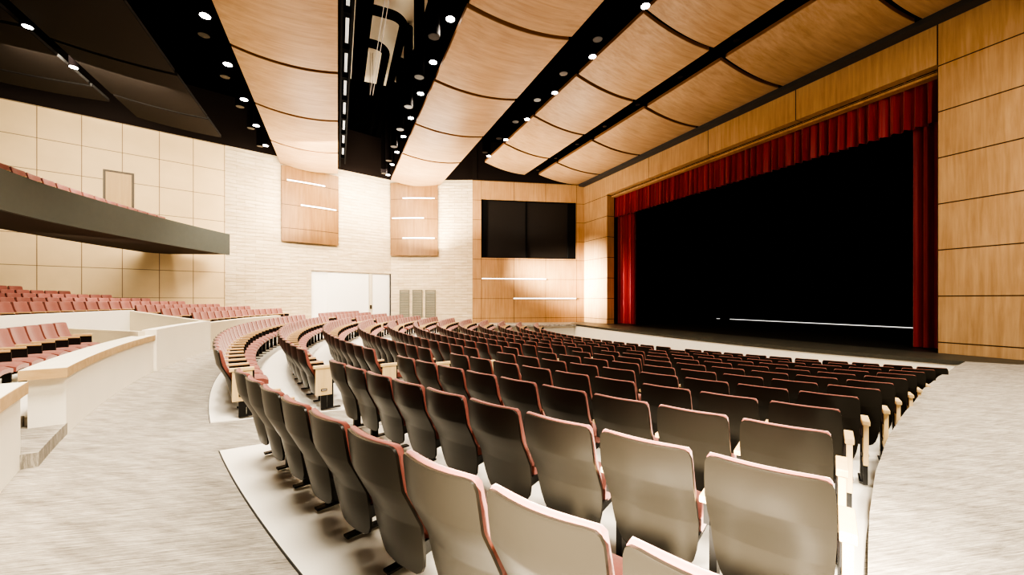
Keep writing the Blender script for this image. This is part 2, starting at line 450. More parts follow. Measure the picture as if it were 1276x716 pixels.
# stone + beige wall
P280, P487 = Vector((-5.33,24.87,0)), Vector((3.24,27.7,0))
al = math.atan2(P487.y-P280.y, P487.x-P280.x); LL = (P487-P280).length
mb = MB()
DX0, DX1, DZ = 4.12, 8.98, 3.26
mb.box(0, DX0, 0, .3, -.3, 9.5); mb.box(DX0, LL+.05, 0, .3, DZ, 9.5)
struct(mb.build('wall_left_stone', M['stone'], loc=(P280.x, P280.y, 0), rotz=al))
mb = MB(); mb.box(-16, 0, 0, .3, -.3, 9.5)
struct(mb.build('wall_left', M['beigepanel'], loc=(P280.x, P280.y, 0), rotz=al))
struct(MB().box(-18, LL+.4, .02, .3, 9.5, 12.2).build('wall_left_upper', M['brownblack'], loc=(P280.x, P280.y, 0), rotz=al))
ar = math.atan2(P590.y-P487.y, P590.x-P487.x); LR = (P590-P487).length
struct(MB().box(0, LR, 0, .3, -.3, 9.5).build('wall_far_stone', M['stone'], loc=(P487.x, P487.y, 0), rotz=ar))
struct(MB().box(-.4, LR+.3, .02, .3, 9.5, 12.2).build('wall_far_upper', M['brownblack'], loc=(P487.x, P487.y, 0), rotz=ar))
struct(MB().box(-.3, LW+.3, .02, .3, 9.5, 12.2).build('wall_far_wood_upper', M['brownblack'], loc=(P590.x, P590.y, 0), rotz=aw))
# white double doors under the stone
dr = empty('door_1', (P280.x, P280.y, 0), al); struct(dr)
mb = MB(); mb.box(DX0, DX1, .12, .26, 0, DZ); mb.build('door_surround', M['white'], dr)
mb = MB(); mb.box(DX0+.9, 7.55, .06, .12, .02, DZ-.12, .01); mb.build('door_leaf', M['white'], dr)
mb = MB(); mb.box(7.80, DX1-.1, .06, .12, .02, DZ-.12, .01); mb.build('door_leaf', M['white'], dr)
mb = MB(); mb.box(7.58, 7.76, .03, .13, .02, DZ-.02, .01); mb.build('door_jamb', M['tan'], dr)
mb = MB(); mb.box(7.60, 7.74, -.01, .03, .95, 1.2, .01); mb.build('door_handle', M['frame'], dr)
# upper door above the balcony
du = empty('door_2', (P280.x, P280.y, 0), al); struct(du)
xs0, xs1, zd0, zd1 = -4.42, -3.42, 4.9, 7.3
mb = MB(); mb.box(xs0, xs0+.08, -.05, .02, zd0, zd1); mb.box(xs1-.08, xs1, -.05, .02, zd0, zd1); mb.box(xs0+.08, xs1-.08, -.05, .02, zd1-.08, zd1); mb.build('door_frame', M['frame'], du)
mb = MB(); mb.box(xs0+.08, xs1-.08, -.03, .01, zd0, zd1-.08); mb.build('door_leaf', M['doorwood'], du)
mb = MB(); mb.box(xs0+.14, xs0+.22, -.07, -.03, 5.75, 5.85, .01); mb.box(xs0+.16, xs0+.34, -.09, -.07, 5.78, 5.82, .008); mb.build('door_handle', M['metal'], du)
# louvred panels
for k, (x0, x1) in enumerate(((.58,1.24),(1.44,2.10),(2.30,2.98))):
    e = empty('louver_panel', on_wall(P487, ar, x0, 0, .35), ar)
    tag(e, ('leftmost', 'middle', 'rightmost')[k] + ' of three tall grey louvred panels low on the pale stone wall', 'louver', 'louvred panels in the stone wall')
    w = x1-x0; mb = MB(); H = 1.85
    mb.box(0, .05, -.05, .0, 0, H); mb.box(w-.05, w, -.05, .0, 0, H); mb.box(.05, w-.05, -.05, 0, 0, .05); mb.box(.05, w-.05, -.05, 0, H-.05, H)
    mb.build('louver_frame', M['louver'], e)
    mb = MB()
    for j in range(17):
        z = .08 + j*(H-.16)/17
        v = mb.verts([(.05,-.045,z),(w-.05,-.045,z),(w-.05,-.01,z+.075),(.05,-.01,z+.075)]); mb.face(v)
    mb.build('slats', M['louver'], e)
# hung wood wall panels with linear lights
pw = wood('wall_panel_veneer', (.27,.150,.060), (.19,.098,.036), 'z', (0, 0, 1.31, .31), seamw=.03)
def wall_panel(org, ang, x0, x1, z0, z1, strips, label):
    e = empty('wood_wall_panel', (org.x, org.y, 0), ang); tag(e, label, 'wall panel', 'hung wood wall panels')
    MB().grid(lambda i, j: Vector((x0+(x1-x0)*i/8, -.16 - .10*math.sin(PI*i/8), z0+(z1-z0)*j)), 8, 1, lambda i, j: Vector((0,.05,0))).build('veneer_board', pw, e)
    mb = MB()
    for zz in (z0+.5, z1-.6): mb.box(x0+.3, x1-.3, -.13, 0, zz, zz+.08)
    mb.build('mounting_rail', M['metal'], e)
    for (a, b, z) in strips:
        def P(i, j, a=a, b=b, z=z):
            x = a+(b-a)*i/6; t = (x-x0)/(x1-x0)
            return Vector((x, -.17-.10*math.sin(PI*t), z-.032+.064*j))
        MB().grid(P, 6, 1, lambda i, j: Vector((0,-.025,0))).build('light_strip', M['strip'], e)
wall_panel(P280, al, 2.54, 5.60, 4.80, 9.0, [(2.80,4.80,8.23),(3.50,5.45,6.92)], 'left wood wall panel with two white light strips on the stone wall')
wall_panel(P487, ar, .02, 3.15, 4.45, 9.25, [(.85,2.95,8.23),(.15,2.25,6.92),(.85,2.95,5.60)], 'right wood wall panel with three white light strips beside the black windows')

# ------------------------------------------------------------------ proscenium curtains
def pleat(n0, d0, d1, z0, z1, amp, wl, seed, flare=0.0):
    rnd = random.Random(seed); n = int(abs(d1-d0)/wl*10)
    ph = [rnd.uniform(-.5,.5) for _ in range(400)]
    def P(i, j):
        y = d0+(d1-d0)*i/n
        k = y/wl
        a = math.sin(2*PI*k + .8*ph[int(k) % 400]) + .35*math.sin(2*PI*k*2.3+1)
        t = j/6
        return Vector((n0 - amp*a*(1 + flare*(1-t)), y, z0+(z1-z0)*t))
    return MB().grid(P, n, 6, lambda i, j: Vector((.015,0,0)))
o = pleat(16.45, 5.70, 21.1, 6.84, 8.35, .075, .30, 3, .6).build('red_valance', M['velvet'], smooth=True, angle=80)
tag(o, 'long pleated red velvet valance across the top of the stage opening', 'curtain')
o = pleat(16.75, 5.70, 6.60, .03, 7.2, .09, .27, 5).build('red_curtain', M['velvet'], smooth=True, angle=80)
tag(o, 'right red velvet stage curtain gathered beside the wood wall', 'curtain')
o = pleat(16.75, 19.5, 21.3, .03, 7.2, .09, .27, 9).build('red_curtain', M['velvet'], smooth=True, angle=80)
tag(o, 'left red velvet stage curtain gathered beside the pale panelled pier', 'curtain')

# ------------------------------------------------------------------ parterre walls, steps, terraces
struct(MB().arc_prism(27.51, 27.79, -14.6, -4.6, -.1, .66, 20).build('wall_pod_front', M['cream']))
def cap(name, p0, p1, R1, R2, z0, z1):
    o = MB().arc_prism(R1, R2, p0, p1, z0, z1, 20).build(name, M['capwood']); struct(o)
    t = MB().arc_prism(R1+.004, R2-.004, p0+.01, p1-.01, z1-.02, z1+.004, 20).build(name+'_top', M['captop']); t.parent = o
cap('trim_5', -14.85, -4.6, 27.48, 27.83, .66, .765)
struct(MB().arc_prism(27.46, 27.7, -4.6, 3.8, -.1, .88, 20).build('wall_pod_curve', M['cream']))
struct(MB().arc_prism(27.45, 27.7, 3.8, 17.0, -.1, .82, 20).build('wall_terrace_front', M['tan']))
struct(MB().arc_prism(27.62, 27.9, -40, -16.8, -.1, .66, 26).build('wall_near_front', M['cream']))
cap('trim_6', -40, -16.72, 27.58, 27.94, .66, .765)
# steps in the opening
struct(MB().arc_prism(27.51, 28.9, -16.85, -14.3, -.1, .13, 6).build('floor_step_lower', M['carpet']))
struct(MB().arc_prism(27.85, 29.4, -16.75, -14.25, .0, .24, 6).build('floor_step_upper', M['carpet']))
# pod floor + rear walls
struct(MB().arc_prism(27.75, 29.5, -14.25, -3.0, -.1, .22, 20).build('floor_pod', M['slab']))
struct(MB().arc_prism(27.85, 29.5, -40, -16.75, -.1, .22, 20).build('floor_pod_near', M['slab']))
struct(MB().arc_prism(29.45, 29.6, -40, -1.3, -.1, lambda R, p: .88+max(0, min(.2, (-2-p)*.03)), 26).build('wall_pod_rear', M['tan']))
def sloped_wall(name, a, b, za, zb, th, mat):
    a = Vector(a); b = Vector(b); d = (b-a); nrm = Vector((-d.y, d.x, 0)).normalized()*th
    mb = MB(); v = mb.verts([(a.x,a.y,-.1),(b.x,b.y,-.1),(b.x,b.y,zb),(a.x,a.y,za)]); w = mb.verts([(p.co.x+nrm.x,p.co.y+nrm.y,p.co.z) for p in v])
    mb.face(v); mb.face(w[::-1])
    for k in range(4): mb.face([v[k], v[(k+1)%4], w[(k+1)%4], w[k]])
    return struct(mb.build(name, mat))
sloped_wall('wall_pod_side', pol(27.6,-5.0), pol(29.5,-1.3), .865, .88, .12, M['tan'])
struct(MB().arc_prism(30.0, 30.2, -40, 6.7, -.1, 1.19, 40).build('wall_terrace', M['white']))
sloped_wall('wall_terrace_side', pol(30.1,6.7), pol(27.55,3.75), 1.185, .885, -.15, M['tan'])
# terrace steps for the rows behind
TER = [(28.4,1.09),(29.3,1.22),(30.2,1.33),(31.1,1.45),(32.0,1.57),(32.9,1.70),(33.8,1.83),(34.7,1.98)]
TEND = [21.0, 18.8, 17.3, 15.7, 14.5, 13.35, 12.3, 11.15]
for j, (R, zt) in enumerate(TER):
    lo = 4.6 if R < 30 else (7.0 if R < 30.9 else -30)
    struct(MB().arc_prism(R-.75 if j else R-.65, R+.17 if j < 7 else R+.6, lo, TEND[j]+.3, -.1, zt-.85, 40).build('floor_terrace_%s' % 'abcdefgh'[j], M['slab']))

# ------------------------------------------------------------------ balcony
def balR(p): return 31.35 - .9*max(0, (p-4)/15.7) if p > 4 else 31.35
mb = MB(); n = 44; p0, p1 = -9.0, 19.75
mb.grid(lambda i, j: pol(balR(p0+(p1-p0)*i/n), p0+(p1-p0)*i/n, [3.7,4.7][j]), n, 1, lambda i, j: pol(1, p0+(p1-p0)*i/n).xyz*0 + Vector((-.12*math.cos(math.radians(p0+(p1-p0)*i/n)), .12*math.sin(math.radians(p0+(p1-p0)*i/n)), 0)))
struct(mb.build('wall_balcony_front', M['fascia'], smooth=True))
mb = MB()
def balback(p):
    # stay inside the beige wall line
    d = Vector((math.cos(al), math.sin(al), 0)); nrm = Vector((-d.y, d.x, 0))
    a = math.radians(p); dirv = Vector((-math.cos(a), math.sin(a), 0)); o = Vector((CX, CY, 0))
    den = dirv.dot(nrm)
    t = (P280-o).dot(nrm)/den if den > 1e-4 else 60
    return min(33.8, max(balR(p)+.3, t-.02))
mb.grid(lambda i, j: pol([balR(p0+(p1-p0)*i/n)+.1, balback(p0+(p1-p0)*i/n)][j], p0+(p1-p0)*i/n, 3.9), n, 1, lambda i, j: Vector((0,0,-.18)))
struct(mb.build('ceiling_balcony_soffit', M['soffit']))
for k, (Ra, Rb, zz) in enumerate(((31.45,33.0,4.25),)):
    struct(MB().arc_prism(Ra, Rb, -9, 16.3, 3.88, zz, 24).build('floor_balcony_%s' % 'abc'[k], M['slab']))

# ------------------------------------------------------------------ seats
def shell_profile():
    return [(.862,-.002,.178),(.857,0,.208),(.845,.001,.224),(.82,.004,.233),(.75,.013,.237),(.67,.026,.238),(.655,.031,.238),(.57,.076,.237),(.47,.129,.233),(.455,.134,.232),(.38,.150,.226),(.31,.166,.215),(.25,.181,.198),(.215,.189,.175),(.20,.192,.145)]
def shell_mb(nx=10, prof=None, off=0.0, th=.014):
    pr = prof or shell_profile()
    def P(i, j):
        z, x, hw = pr[j]; u = -1+2*i/nx; y = u*hw
        return Vector((x+off+.042*(y/.24)**2, y, z + (.004 if j == 0 else 0)*0))
    return MB().grid(P, nx, len(pr)-1, lambda i, j: Vector((th,0,0)))
def cushion_mb(nx=8):
    pr = [(.866,.014,.195,.022),(.863,.012,.215,.034),(.845,.012,.226,.046),(.78,.018,.230,.056),(.66,.046,.231,.062),(.55,.096,.228,.062),(.47,.132,.222,.058),(.42,.150,.215,.04)]
    mb = MB()
    def F(i, j):
        z, x, hw, t = pr[j]; u = -1+2*i/nx; y = u*hw
        return Vector((x+.004+.042*(y/.24)**2, y, z))
    def T(i, j):
        z, x, hw, t = pr[j]; u = -1+2*i/nx
        return Vector((t*(1-.35*abs(u)**4), 0, 0))
    return mb.grid(F, nx, len(pr)-1, T)
def seat_mb():
    mb = MB(); nx, ny = 6, 8
    def F(i, j):
        u = -1+2*j/ny; x = .21+.38*i/nx
        hw = (.205, .225)[i > 0] - (.015 if i == nx else 0)
        return Vector((x, u*hw, .445+.02*(1-abs(u)**3)+.012*math.sin(PI*i/nx)-(.02 if i == nx else 0)))
    return mb.grid(F, nx, ny, lambda i, j: Vector((0,0,-.075 + (.02 if i == nx else 0))))
def pan_mb():
    mb = MB()
    v = mb.verts([(.20,-.20,.30),(.50,-.20,.35),(.50,.20,.35),(.20,.20,.30),(.19,-.225,.385),(.56,-.225,.385),(.56,.225,.385),(.19,.225,.385)])
    for q in ((3,2,1,0),(4,5,6,7),(0,1,5,4),(1,2,6,5),(2,3,7,6),(3,0,4,7)): mb.face([v[k] for k in q])
    return mb
SEATM = {}
SEATM['back_shell'] = shell_mb().mesh('back_shell', M['shell'], True, 60)
SEATM['back_cushion'] = cushion_mb().mesh('back_cushion', M['fabric'], True, 70)
SEATM['seat_cushion'] = seat_mb().mesh('seat_cushion', M['fabric'], True, 50)
SEATM['seat_pan'] = pan_mb().mesh('seat_pan', M['pan'])
SEATM['armrest'] = MB().box(.14,.41,-.021,.021,.585,.618,.008).mesh('armrest', M['armwood'])
def standard_mb():
    mb = MB(); mb.box(.34,.42,-.018,.018,.01,.50); mb.box(.20,.42,-.014,.014,.46,.585)
    return mb
SEATM['standard'] = standard_mb().mesh('standard', M['metal'])
SEATM['foot_plate'] = MB().box(.27,.52,-.03,.03,.0,.016,.004).mesh('foot_plate', M['metal'])
SEATM['end_panel'] = MB().box(.18,.40,-.02,.02,.20,.585,.008).mesh('end_panel', M['panelwood'])
SEATM['end_cap'] = MB().box(.15,.42,-.030,.030,.585,.63,.008).mesh('end_cap', M['panelwood'])
SEATM['end_post'] = MB().box(.25,.33,-.018,.018,.0,.20).mesh('end_post', M['metal'])
SEATM['row_plate'] = MB().box(.25,.33,-.026,.026,.262,.296,.003).mesh('row_plate', M['plate'])
SEATM['plate_face'] = MB().box(.261,.319,-.029,.029,.271,.287).mesh('plate_face', M['platetext'])

def part(name, parent, y=0.0, flip=False):
    o = bpy.data.objects.new(name, SEATM[name]); COL.objects.link(o); o.parent = parent
    o.location = (0, y, 0)
    return o
def make_seat(R, phi, z, half, ends, label, group, detail=True):
    e = empty('auditorium_seat', pol(R, phi, z), -math.radians(phi))
    tag(e, label, 'seat', group)
    e.scale = (1, min(1.0, 2*half/.525), 1)
    half = half/e.scale[1]
    part('back_shell', e); part('back_cushion', e); part('seat_cushion', e); part('seat_pan', e)
    sides = [1] + ([-1] if -1 in ends else [])
    for s in sides:
        y = s*half*(1-.25/R)
        if s in ends:
            yy = y + s*.014
            pnl = part('end_panel', e, yy); part('end_cap', e, yy); part('end_post', e, yy); st = part('standard', e, y)
            if detail:
                rp = part('row_plate', e, yy); 
                f = part('plate_face', rp)
        else:
            part('armrest', e, y); st = part('standard', e, y)
        part('foot_plate', st)
    return e

# every seat of the house: (R, phi, floor z, half pitch, ends, label, group, block, row, k)
SEATS = []
ROWN = ['rearmost'] + [ORD[k] for k in range(2, 13)]
def deg(w, R): return math.degrees(w/R)
for i in range(12):
    R = R0-DR*i; z = floor_z(R)+.012
    pitch = [.487,.524,.536,.543,.544][i] if i < 5 else .545
    c0 = [-19.2,-18.05,-17.44,-17.2,-16.95][i] if i < 5 else -16.95
    if i == 0: c0 = -25.51+6*deg(.487,R)
    if i == 1: c0 = -25.23+6*deg(.524,R)
    if i == 2: c0 = -25.04+6*deg(.536,R)
    if i == 3: c0 = -25.02+6*deg(.543,R)
    if i == 4: c0 = -25.26+6*deg(.544,R)
    row = []
    k = 0
    start = c0 + deg(.25, R)*0 + deg(pitch/2 - .233, R)
    end = -max(edge_phi(R-.4) - .2, 28.7) if i > 0 else -31.0
    nseat = max(1, round(math.radians(start-end)*R/pitch))
    if i >= 5: pitch = math.radians(start-end)*R/nseat
    for k in range(nseat):
        row.append(start - deg(pitch, R)*(k+.5))
    nrow = 'rearmost row' if i == 0 else ('front row' if i == 11 else ORD[i+1]+' row from back')
    for k, c in enumerate(row):
        ends = set()
        if k == len(row)-1: ends.add(-1)
        side = 'end seat at left aisle' if k == 0 else ('end seat beside right walkway' if k == len(row)-1 else ORD[k+1]+' from left aisle')
        SEATS.append((R, c, z, pitch/2, ends, 'charcoal-backed seat, right block, %s, %s' % (nrow, side), 'seats of the right block', 'r', i, k))
        # left block mirrors the right
        if i > 0 or k < 10:
            e2 = set()
            if k == 0: e2.add(-1)
            if k == len(row)-1 or (i == 0 and k == 9): e2.add(1)
            s2 = 'end seat nearest middle block' if k == 0 else ('end seat by far walkway' if 1 in e2 else ORD[k+1]+' from far aisle')
            SEATS.append((R, -c, z, pitch/2, e2, 'distant red seat, far block, %s, %s' % (nrow, s2), 'seats of the far left block', 'l', i, k))
    span = 2*15.45; nn = int(math.radians(span)*R/.535); pitch = math.radians(span)*R/nn
    for k in range(nn):
        c = -15.45+deg(pitch,R)*(k+.5)
        ends = set()
        if k == 0: ends.add(-1)
        if k == nn-1: ends.add(1)
        side = 'end seat at near aisle' if k == 0 else ('end seat at far aisle' if k == nn-1 else ORD[k+1]+' from near aisle')
        SEATS.append((R, c, z, pitch/2, ends, 'wood-armed red seat, middle block, %s, %s' % (nrow, side), 'seats of the middle block', 'm', i, k))
# pod row on the left
k = 0; c = -5.6
while c > -18:
    if not -16.9 < c < -14.2 + .1:
        e_ = {1} if k == 0 else set()
        SEATS.append((28.8, c, .22, .245, e_, 'red seat in the low walled pod, %s' % ('end seat farthest from the steps' if k == 0 else ORD[k+1]+' seat from its far end'), 'seats in the low walled pod', 'p', 0, k))
    k += 1; c -= deg(.49, 28.8)
# terraces
TN = ['front','second','third','fourth','fifth','sixth','seventh','topmost']
for j, (R, zt) in enumerate(TER):
    lo = 6.2 if R < 30 else (7.2 if R < 30.9 else -6.0)
    k = 0; c = TEND[j]-deg(.25, R)
    while c > lo:
        SEATS.append((R, c, zt-.85, .265, {1} if k == 0 else set(), 'red seat on terrace under balcony, %s row, %s' % (TN[j], 'right-hand end seat' if k == 0 else ORD[min(k+1,35)]+' from its right end'), 'seats on the terrace below the balcony', 't', j, k))
        k += 1; c -= deg(.53, R)
# balcony
for j, (R, zf) in enumerate(((32.1,4.25),)):
    k = 0; c = 15.9
    while c > 1.5:
        SEATS.append((R, c, zf, .265, {1} if k == 0 else set(), 'red seat peeking over dark balcony front, %s' % ('right-hand end seat' if k == 0 else ORD[k+1]+' from its right-hand end'), 'seats on the balcony', 'b', j, k))
        k += 1; c -= deg(.53, R)

# the 300 seats that show largest are things of their own; the remaining visible ones are one object
KEEP = set(('r1_8 r1_7 r0_7 r0_6 r0_5 r1_6 r2_8 r1_5 r0_4 r2_7 r1_4 r0_3 r3_8 r0_8 r1_3 r2_6 r4_8 r0_2 r2_5 r1_2 r3_7 r5_8 r2_4 r1_1 '
    'r3_6 m1_0 r0_1 r1_0 r0_0 m0_0 r2_3 r4_7 r6_8 r3_5 r2_2 r3_4 r4_6 r7_8 r2_1 p0_3 r5_7 m2_0 r3_3 p0_4 p0_5 p0_2 r4_5 r2_0 '
    'r5_6 r3_2 p0_1 r4_4 r4_3 r6_7 r8_8 p0_0 r5_5 r3_1 r6_6 m1_1 r4_2 p0_6 r5_3 r3_0 r9_8 r7_7 r6_5 r5_4 m3_0 r4_1 r6_4 r7_6 '
    'm2_1 r5_2 t3_14 m1_2 r10_8 m4_3 m4_2 t3_13 r8_7 r7_5 m5_2 r4_0 m2_2 t3_15 r5_1 m0_1 t3_12 m6_1 r8_6 m3_3 m3_4 m4_0 r7_4 m3_1 '
    'm0_2 t3_11 r6_2 m0_3 r5_0 r6_3 r11_9 m2_3 m5_1 r9_7 m0_4 r8_5 m3_5 t3_10 r6_1 m7_1 m0_5 m1_3 m3_2 m0_6 r7_3 m0_7 t3_9 r9_6 '
    'r8_4 m0_8 m4_1 m0_13 r6_0 m2_4 m0_9 m0_14 m5_0 t3_8 m0_15 m0_10 r10_7 m0_12 m0_11 r7_1 r9_5 m3_6 r8_3 m0_16 t3_7 r10_6 r7_2 r8_2 '
    'r9_4 m8_1 p0_7 r7_0 r11_8 m2_5 b0_12 m6_2 t3_6 r10_5 t1_10 m7_0 m0_17 r9_3 m9_0 m1_4 t2_8 b0_11 m4_4 t2_9 r11_7 m6_0 m8_0 m10_0 '
    'm1_18 t1_11 r10_4 l3_0 t0_12 m1_19 t1_9 b0_10 r9_2 t0_13 r8_0 t0_11 t4_11 m1_17 r11_6 m2_6 t4_10 m5_3 m1_16 t5_7 r10_3 r8_1 m4_5 t4_9 '
    'r9_1 t0_10 m1_15 m11_0 m1_12 m5_4 b0_9 t0_9 m1_20 m1_13 t5_6 t4_8 m1_14 m1_11 m6_3 r10_2 m1_10 m9_1 m2_21 m2_20 t0_8 m4_6 m1_9 m3_7 '
    'b0_13 r11_3 m5_5 t7_0 t2_7 b0_8 m2_23 r10_1 t5_5 t0_7 m6_4 t6_4 r11_4 t6_3 m7_3 m2_22 m8_2 r11_5 m1_21 t3_5 t0_6 m0_18 t0_5 t0_0 '
    'm7_2 t5_4 t4_7 m4_7 m2_7 r11_2 t6_2 t1_8 m5_6 m1_8 r9_0 r10_0 m2_19 m1_5 t5_3 m7_4 b0_7 t4_6 l4_0 m6_5 t0_4 r11_1 m9_2 m2_17 '
    't0_3 m3_22 t4_5 t6_1 m3_8 m2_18 t0_1 m5_7 m10_1 m6_6 t5_2 t0_2 m4_8 m0_19 m2_15 r11_0 t6_0 m2_16 m7_5 l5_0 t4_4 l3_1 b0_6 m2_14 '
    'm8_3 t5_1 m8_4 m10_2 l4_3 m5_8 m6_7 m0_20 t1_7 t5_0 m9_3 l4_2 ').split())
STUFF = set(('t3_16 t3_4 t4_3 m4_9 m2_13 m8_5 m3_21 t1_6 m7_6 t4_2 t2_6 m0_21 b0_5 m3_9 m11_2 m3_20 l4_1 m1_7 l5_5 m6_8 m5_9 t4_1 t3_3 m7_7 '
    'm8_6 m3_19 t1_5 m10_3 m0_22 m9_4 m3_18 m11_1 t4_0 l2_0 t2_5 l0_2 t1_4 t2_4 m2_8 t3_2 m7_8 l4_4 m6_9 m1_6 m10_4 m4_10 b0_4 m9_6 '
    'm3_17 m0_23 l5_4 t3_1 m8_7 l6_8 m5_10 m9_5 t1_3 l7_8 m1_22 l0_1 t7_1 m11_3 l1_2 m4_21 t2_3 m1_23 l5_3 l5_6 t1_2 m3_16 l6_7 m4_20 '
    't3_0 m7_9 m0_24 m6_10 m11_4 m10_5 m8_8 m1_24 l6_6 t1_1 t2_2 m9_7 m3_10 l5_1 b0_3 l6_5 m5_11 m2_12 t2_1 m8_9 m6_11 m4_19 m10_7 m7_10 '
    'm9_8 m11_5 l1_3 m0_25 t2_0 m4_11 l2_3 t1_0 l5_2 l3_2 l6_3 m10_6 l8_8 l7_7 b0_2 m8_10 l6_4 l1_0 l0_3 m10_8 m7_11 l7_6 m9_9 m11_6 '
    'l8_6 l2_1 l0_0 m5_12 m11_8 l3_4 m9_10 m6_12 l7_5 t5_8 m10_9 l3_3 m8_11 m7_12 l2_4 m11_7 l7_4 b0_1 l9_8 l6_2 l4_5 l3_5 l2_2 m11_9 '
    'l9_7 l8_7 l6_1 m9_11 l1_4 m8_12 l1_1 m10_10 l5_7 m4_18 m4_12 l7_3 l6_0 l4_6 l2_5 m10_11 m7_13 m6_13 m2_9 l10_8 m5_20 m11_10 b0_0 m9_12 '
    'm8_13 m5_13 l3_6 m3_11 m11_11 m9_13 l5_8 m10_12 m3_15 l4_7 m6_14 l8_5 m7_14 m2_11 m11_12 l2_6 m10_13 l4_8 m8_14 l3_7 l10_0 l9_6 l3_8 l11_9 '
    'l10_7 m9_14 l1_6 l1_5 l11_0 l0_4 m11_13 m10_14 l8_4 l2_7 m8_15 m5_14 m4_17 l2_8 m11_14 l9_0 m9_15 m7_15 m4_13 l1_8 l0_6 m10_15 l1_7 l0_5 '
    'm6_15 l0_7 l0_8 m5_19 l9_5 l10_6 m2_10 m9_16 m8_16 m3_14 l7_2 l0_9 m7_16 l11_8 l11_1 m8_17 m6_16 m5_15 m3_12 l7_1 m5_18 l8_3 m7_17 l8_0 '
    'l11_7 m4_14 l11_2 l10_1 m4_16 l9_4 m3_13 l10_2 l11_3 m6_19 l10_5 b0_14 l7_0 l8_2 m4_15 l9_1 m7_18 m5_16 m6_17 l11_6 l11_4 m5_17 l9_3 l11_5 '
    'l10_4 m6_18 l8_1 l9_2 l10_3 ').split())
ID_MODE = False
for s in SEATS:
    key = '%s%d_%d' % (s[7], s[8], s[9])
    if KEEP is None or key in KEEP:
        o = make_seat(*s[:7]); 
        if ID_MODE: o['key'] = key
if STUFF:
    mb = bmesh.new()
    used = {}
    mats = [M['shell'], M['fabric'], M['pan'], M['armwood'], M['metal'], M['panelwood']]
    idx = {m.name: k for k, m in enumerate(mats)}
    from mathutils import Matrix
    for s in SEATS:
        key = '%s%d_%d' % (s[7], s[8], s[9])
        if key not in STUFF: continue
        T = Matrix.Translation(pol(s[0], s[1], s[2])) @ Matrix.Rotation(-math.radians(s[1]), 4, 'Z')
        items = [('back_shell',0),('back_cushion',0),('seat_cushion',0),('seat_pan',0),('armrest',s[3]),('standard',s[3])]
        if -1 in s[4]: items += [('end_panel',-s[3]),('end_post',-s[3]),('end_cap',-s[3])]
        for nm, y in items:
            n0 = len(mb.verts)
            f0 = len(mb.faces)
            mb.from_mesh(SEATM[nm]); mb.verts.ensure_lookup_table(); mb.faces.ensure_lookup_table()
            TT = T @ Matrix.Translation((0, y, 0))
            for v in mb.verts[n0:]: v.co = TT @ v.co
            mi = idx[SEATM[nm].materials[0].name]
            for f in mb.faces[f0:]: f.material_index = mi
    me = bpy.data.meshes.new('distant_seats'); mb.to_mesh(me); mb.free()
    for m in mats: me.materials.append(m)
    o = bpy.data.objects.new('distant_seats', me); COL.objects.link(o)
    tag(o, 'distant red seats filling the remaining far rows of the house', 'seats', None, 'stuff')

# ------------------------------------------------------------------ ceiling
struct(MB().box(-16, 16.2, -9, 30, 12.1, 12.25).build('ceiling', M['void']))
def cloud(nL, zL, nR, zR, d0, d1, sag, mat, label, group, whiteend=False, name='ceiling_cloud_panel'):
    nu = 14
    o = empty(name, (0,0,0)); o.location = ((nL+nR)/2, (d0+d1)/2, (zL+zR)/2); L = Vector(o.location)
    tag(o, label, 'ceiling panel', group)
    def P(i, j, e=0.0):
        t = i/nu
        return Vector((nL+(nR-nL)*t, [d0, d1][j], zL+(zR-zL)*t - sag*4*t*(1-t))) - L
    MB().grid(P, nu, 1, lambda i, j: Vector((0,0,.025))).build('veneer_face', mat, o, smooth=True, angle=50)
    mb = MB()
    for j in (0, 1):
        s = 1 if j == 0 else -1
        mb.grid(lambda i, k: P(i, j) + Vector((0, s*(0 if k == 0 else .05), .03)) , nu, 1, lambda i, k: Vector((0,0,.10)))
    for i in (0, nu):
        s = 1 if i == 0 else -1
        a = P(i,0); b = P(i,1)
        mb.box(min(a.x, a.x+s*.05), max(a.x, a.x+s*.05), a.y+.01, b.y-.01, a.z+.026, a.z+.13)
    mb.build('edge_frame', M['greytrim'] if mat is M['darkcloud'] else M['cloudedge'], o)
    return o
def cloud_row(nL, hL, nR, hR, breaks, sag, mat, rowname, group, gap=.17):
    for k, (a, b) in enumerate(zip(breaks, breaks[1:])):
        lab = '%s, %s panel from its far end' % (rowname, ORD[len(breaks)-1-k])
        if k == len(breaks)-2: lab = '%s, farthest panel, at the far wall end' % rowname
        cloud(nL, 1.5+hL, nR, 1.5+hR, a+gap/2, b-gap/2, sag, mat, lab, group)
G = 'curved ceiling panels'
cloud_row(-2.94, 7.63, 0.0, 7.45, [2.5, 6.4, 10.4, 14.35, 18.2, 22.15, 25.75], .17, M['cloud'], 'curved wood ceiling panel, row left of the dark central gap', G)
cloud_row(3.13, 7.72, 6.24, 7.66, [2.3, 6.2, 10.1, 14.0, 17.8, 21.65, 26.9], .18, M['cloud'], 'curved wood ceiling panel, row right of the dark central gap', G)
cloud_row(8.55, 8.75, 11.33, 8.3, [2.0, 5.8, 9.55, 13.3, 17.05, 20.7, 24.1], .13, M['cloud'], 'curved wood ceiling panel, second row from the stage wall', G)
cloud_row(12.2, 8.32, 15.25, 8.0, [2.0, 5.9, 9.8, 13.6, 17.5, 21.2, 23.75], .13, M['cloud'], 'curved wood ceiling panel, row along the stage wall', G)
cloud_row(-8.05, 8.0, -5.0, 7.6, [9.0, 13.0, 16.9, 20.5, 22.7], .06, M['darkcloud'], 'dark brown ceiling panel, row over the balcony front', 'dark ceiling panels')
cloud_row(-12.2, 8.2, -8.45, 8.0, [8.5, 12.5, 16.4, 20.0, 21.4], .06, M['darkcloud'], 'dark brown ceiling panel, leftmost row', 'dark ceiling panels')

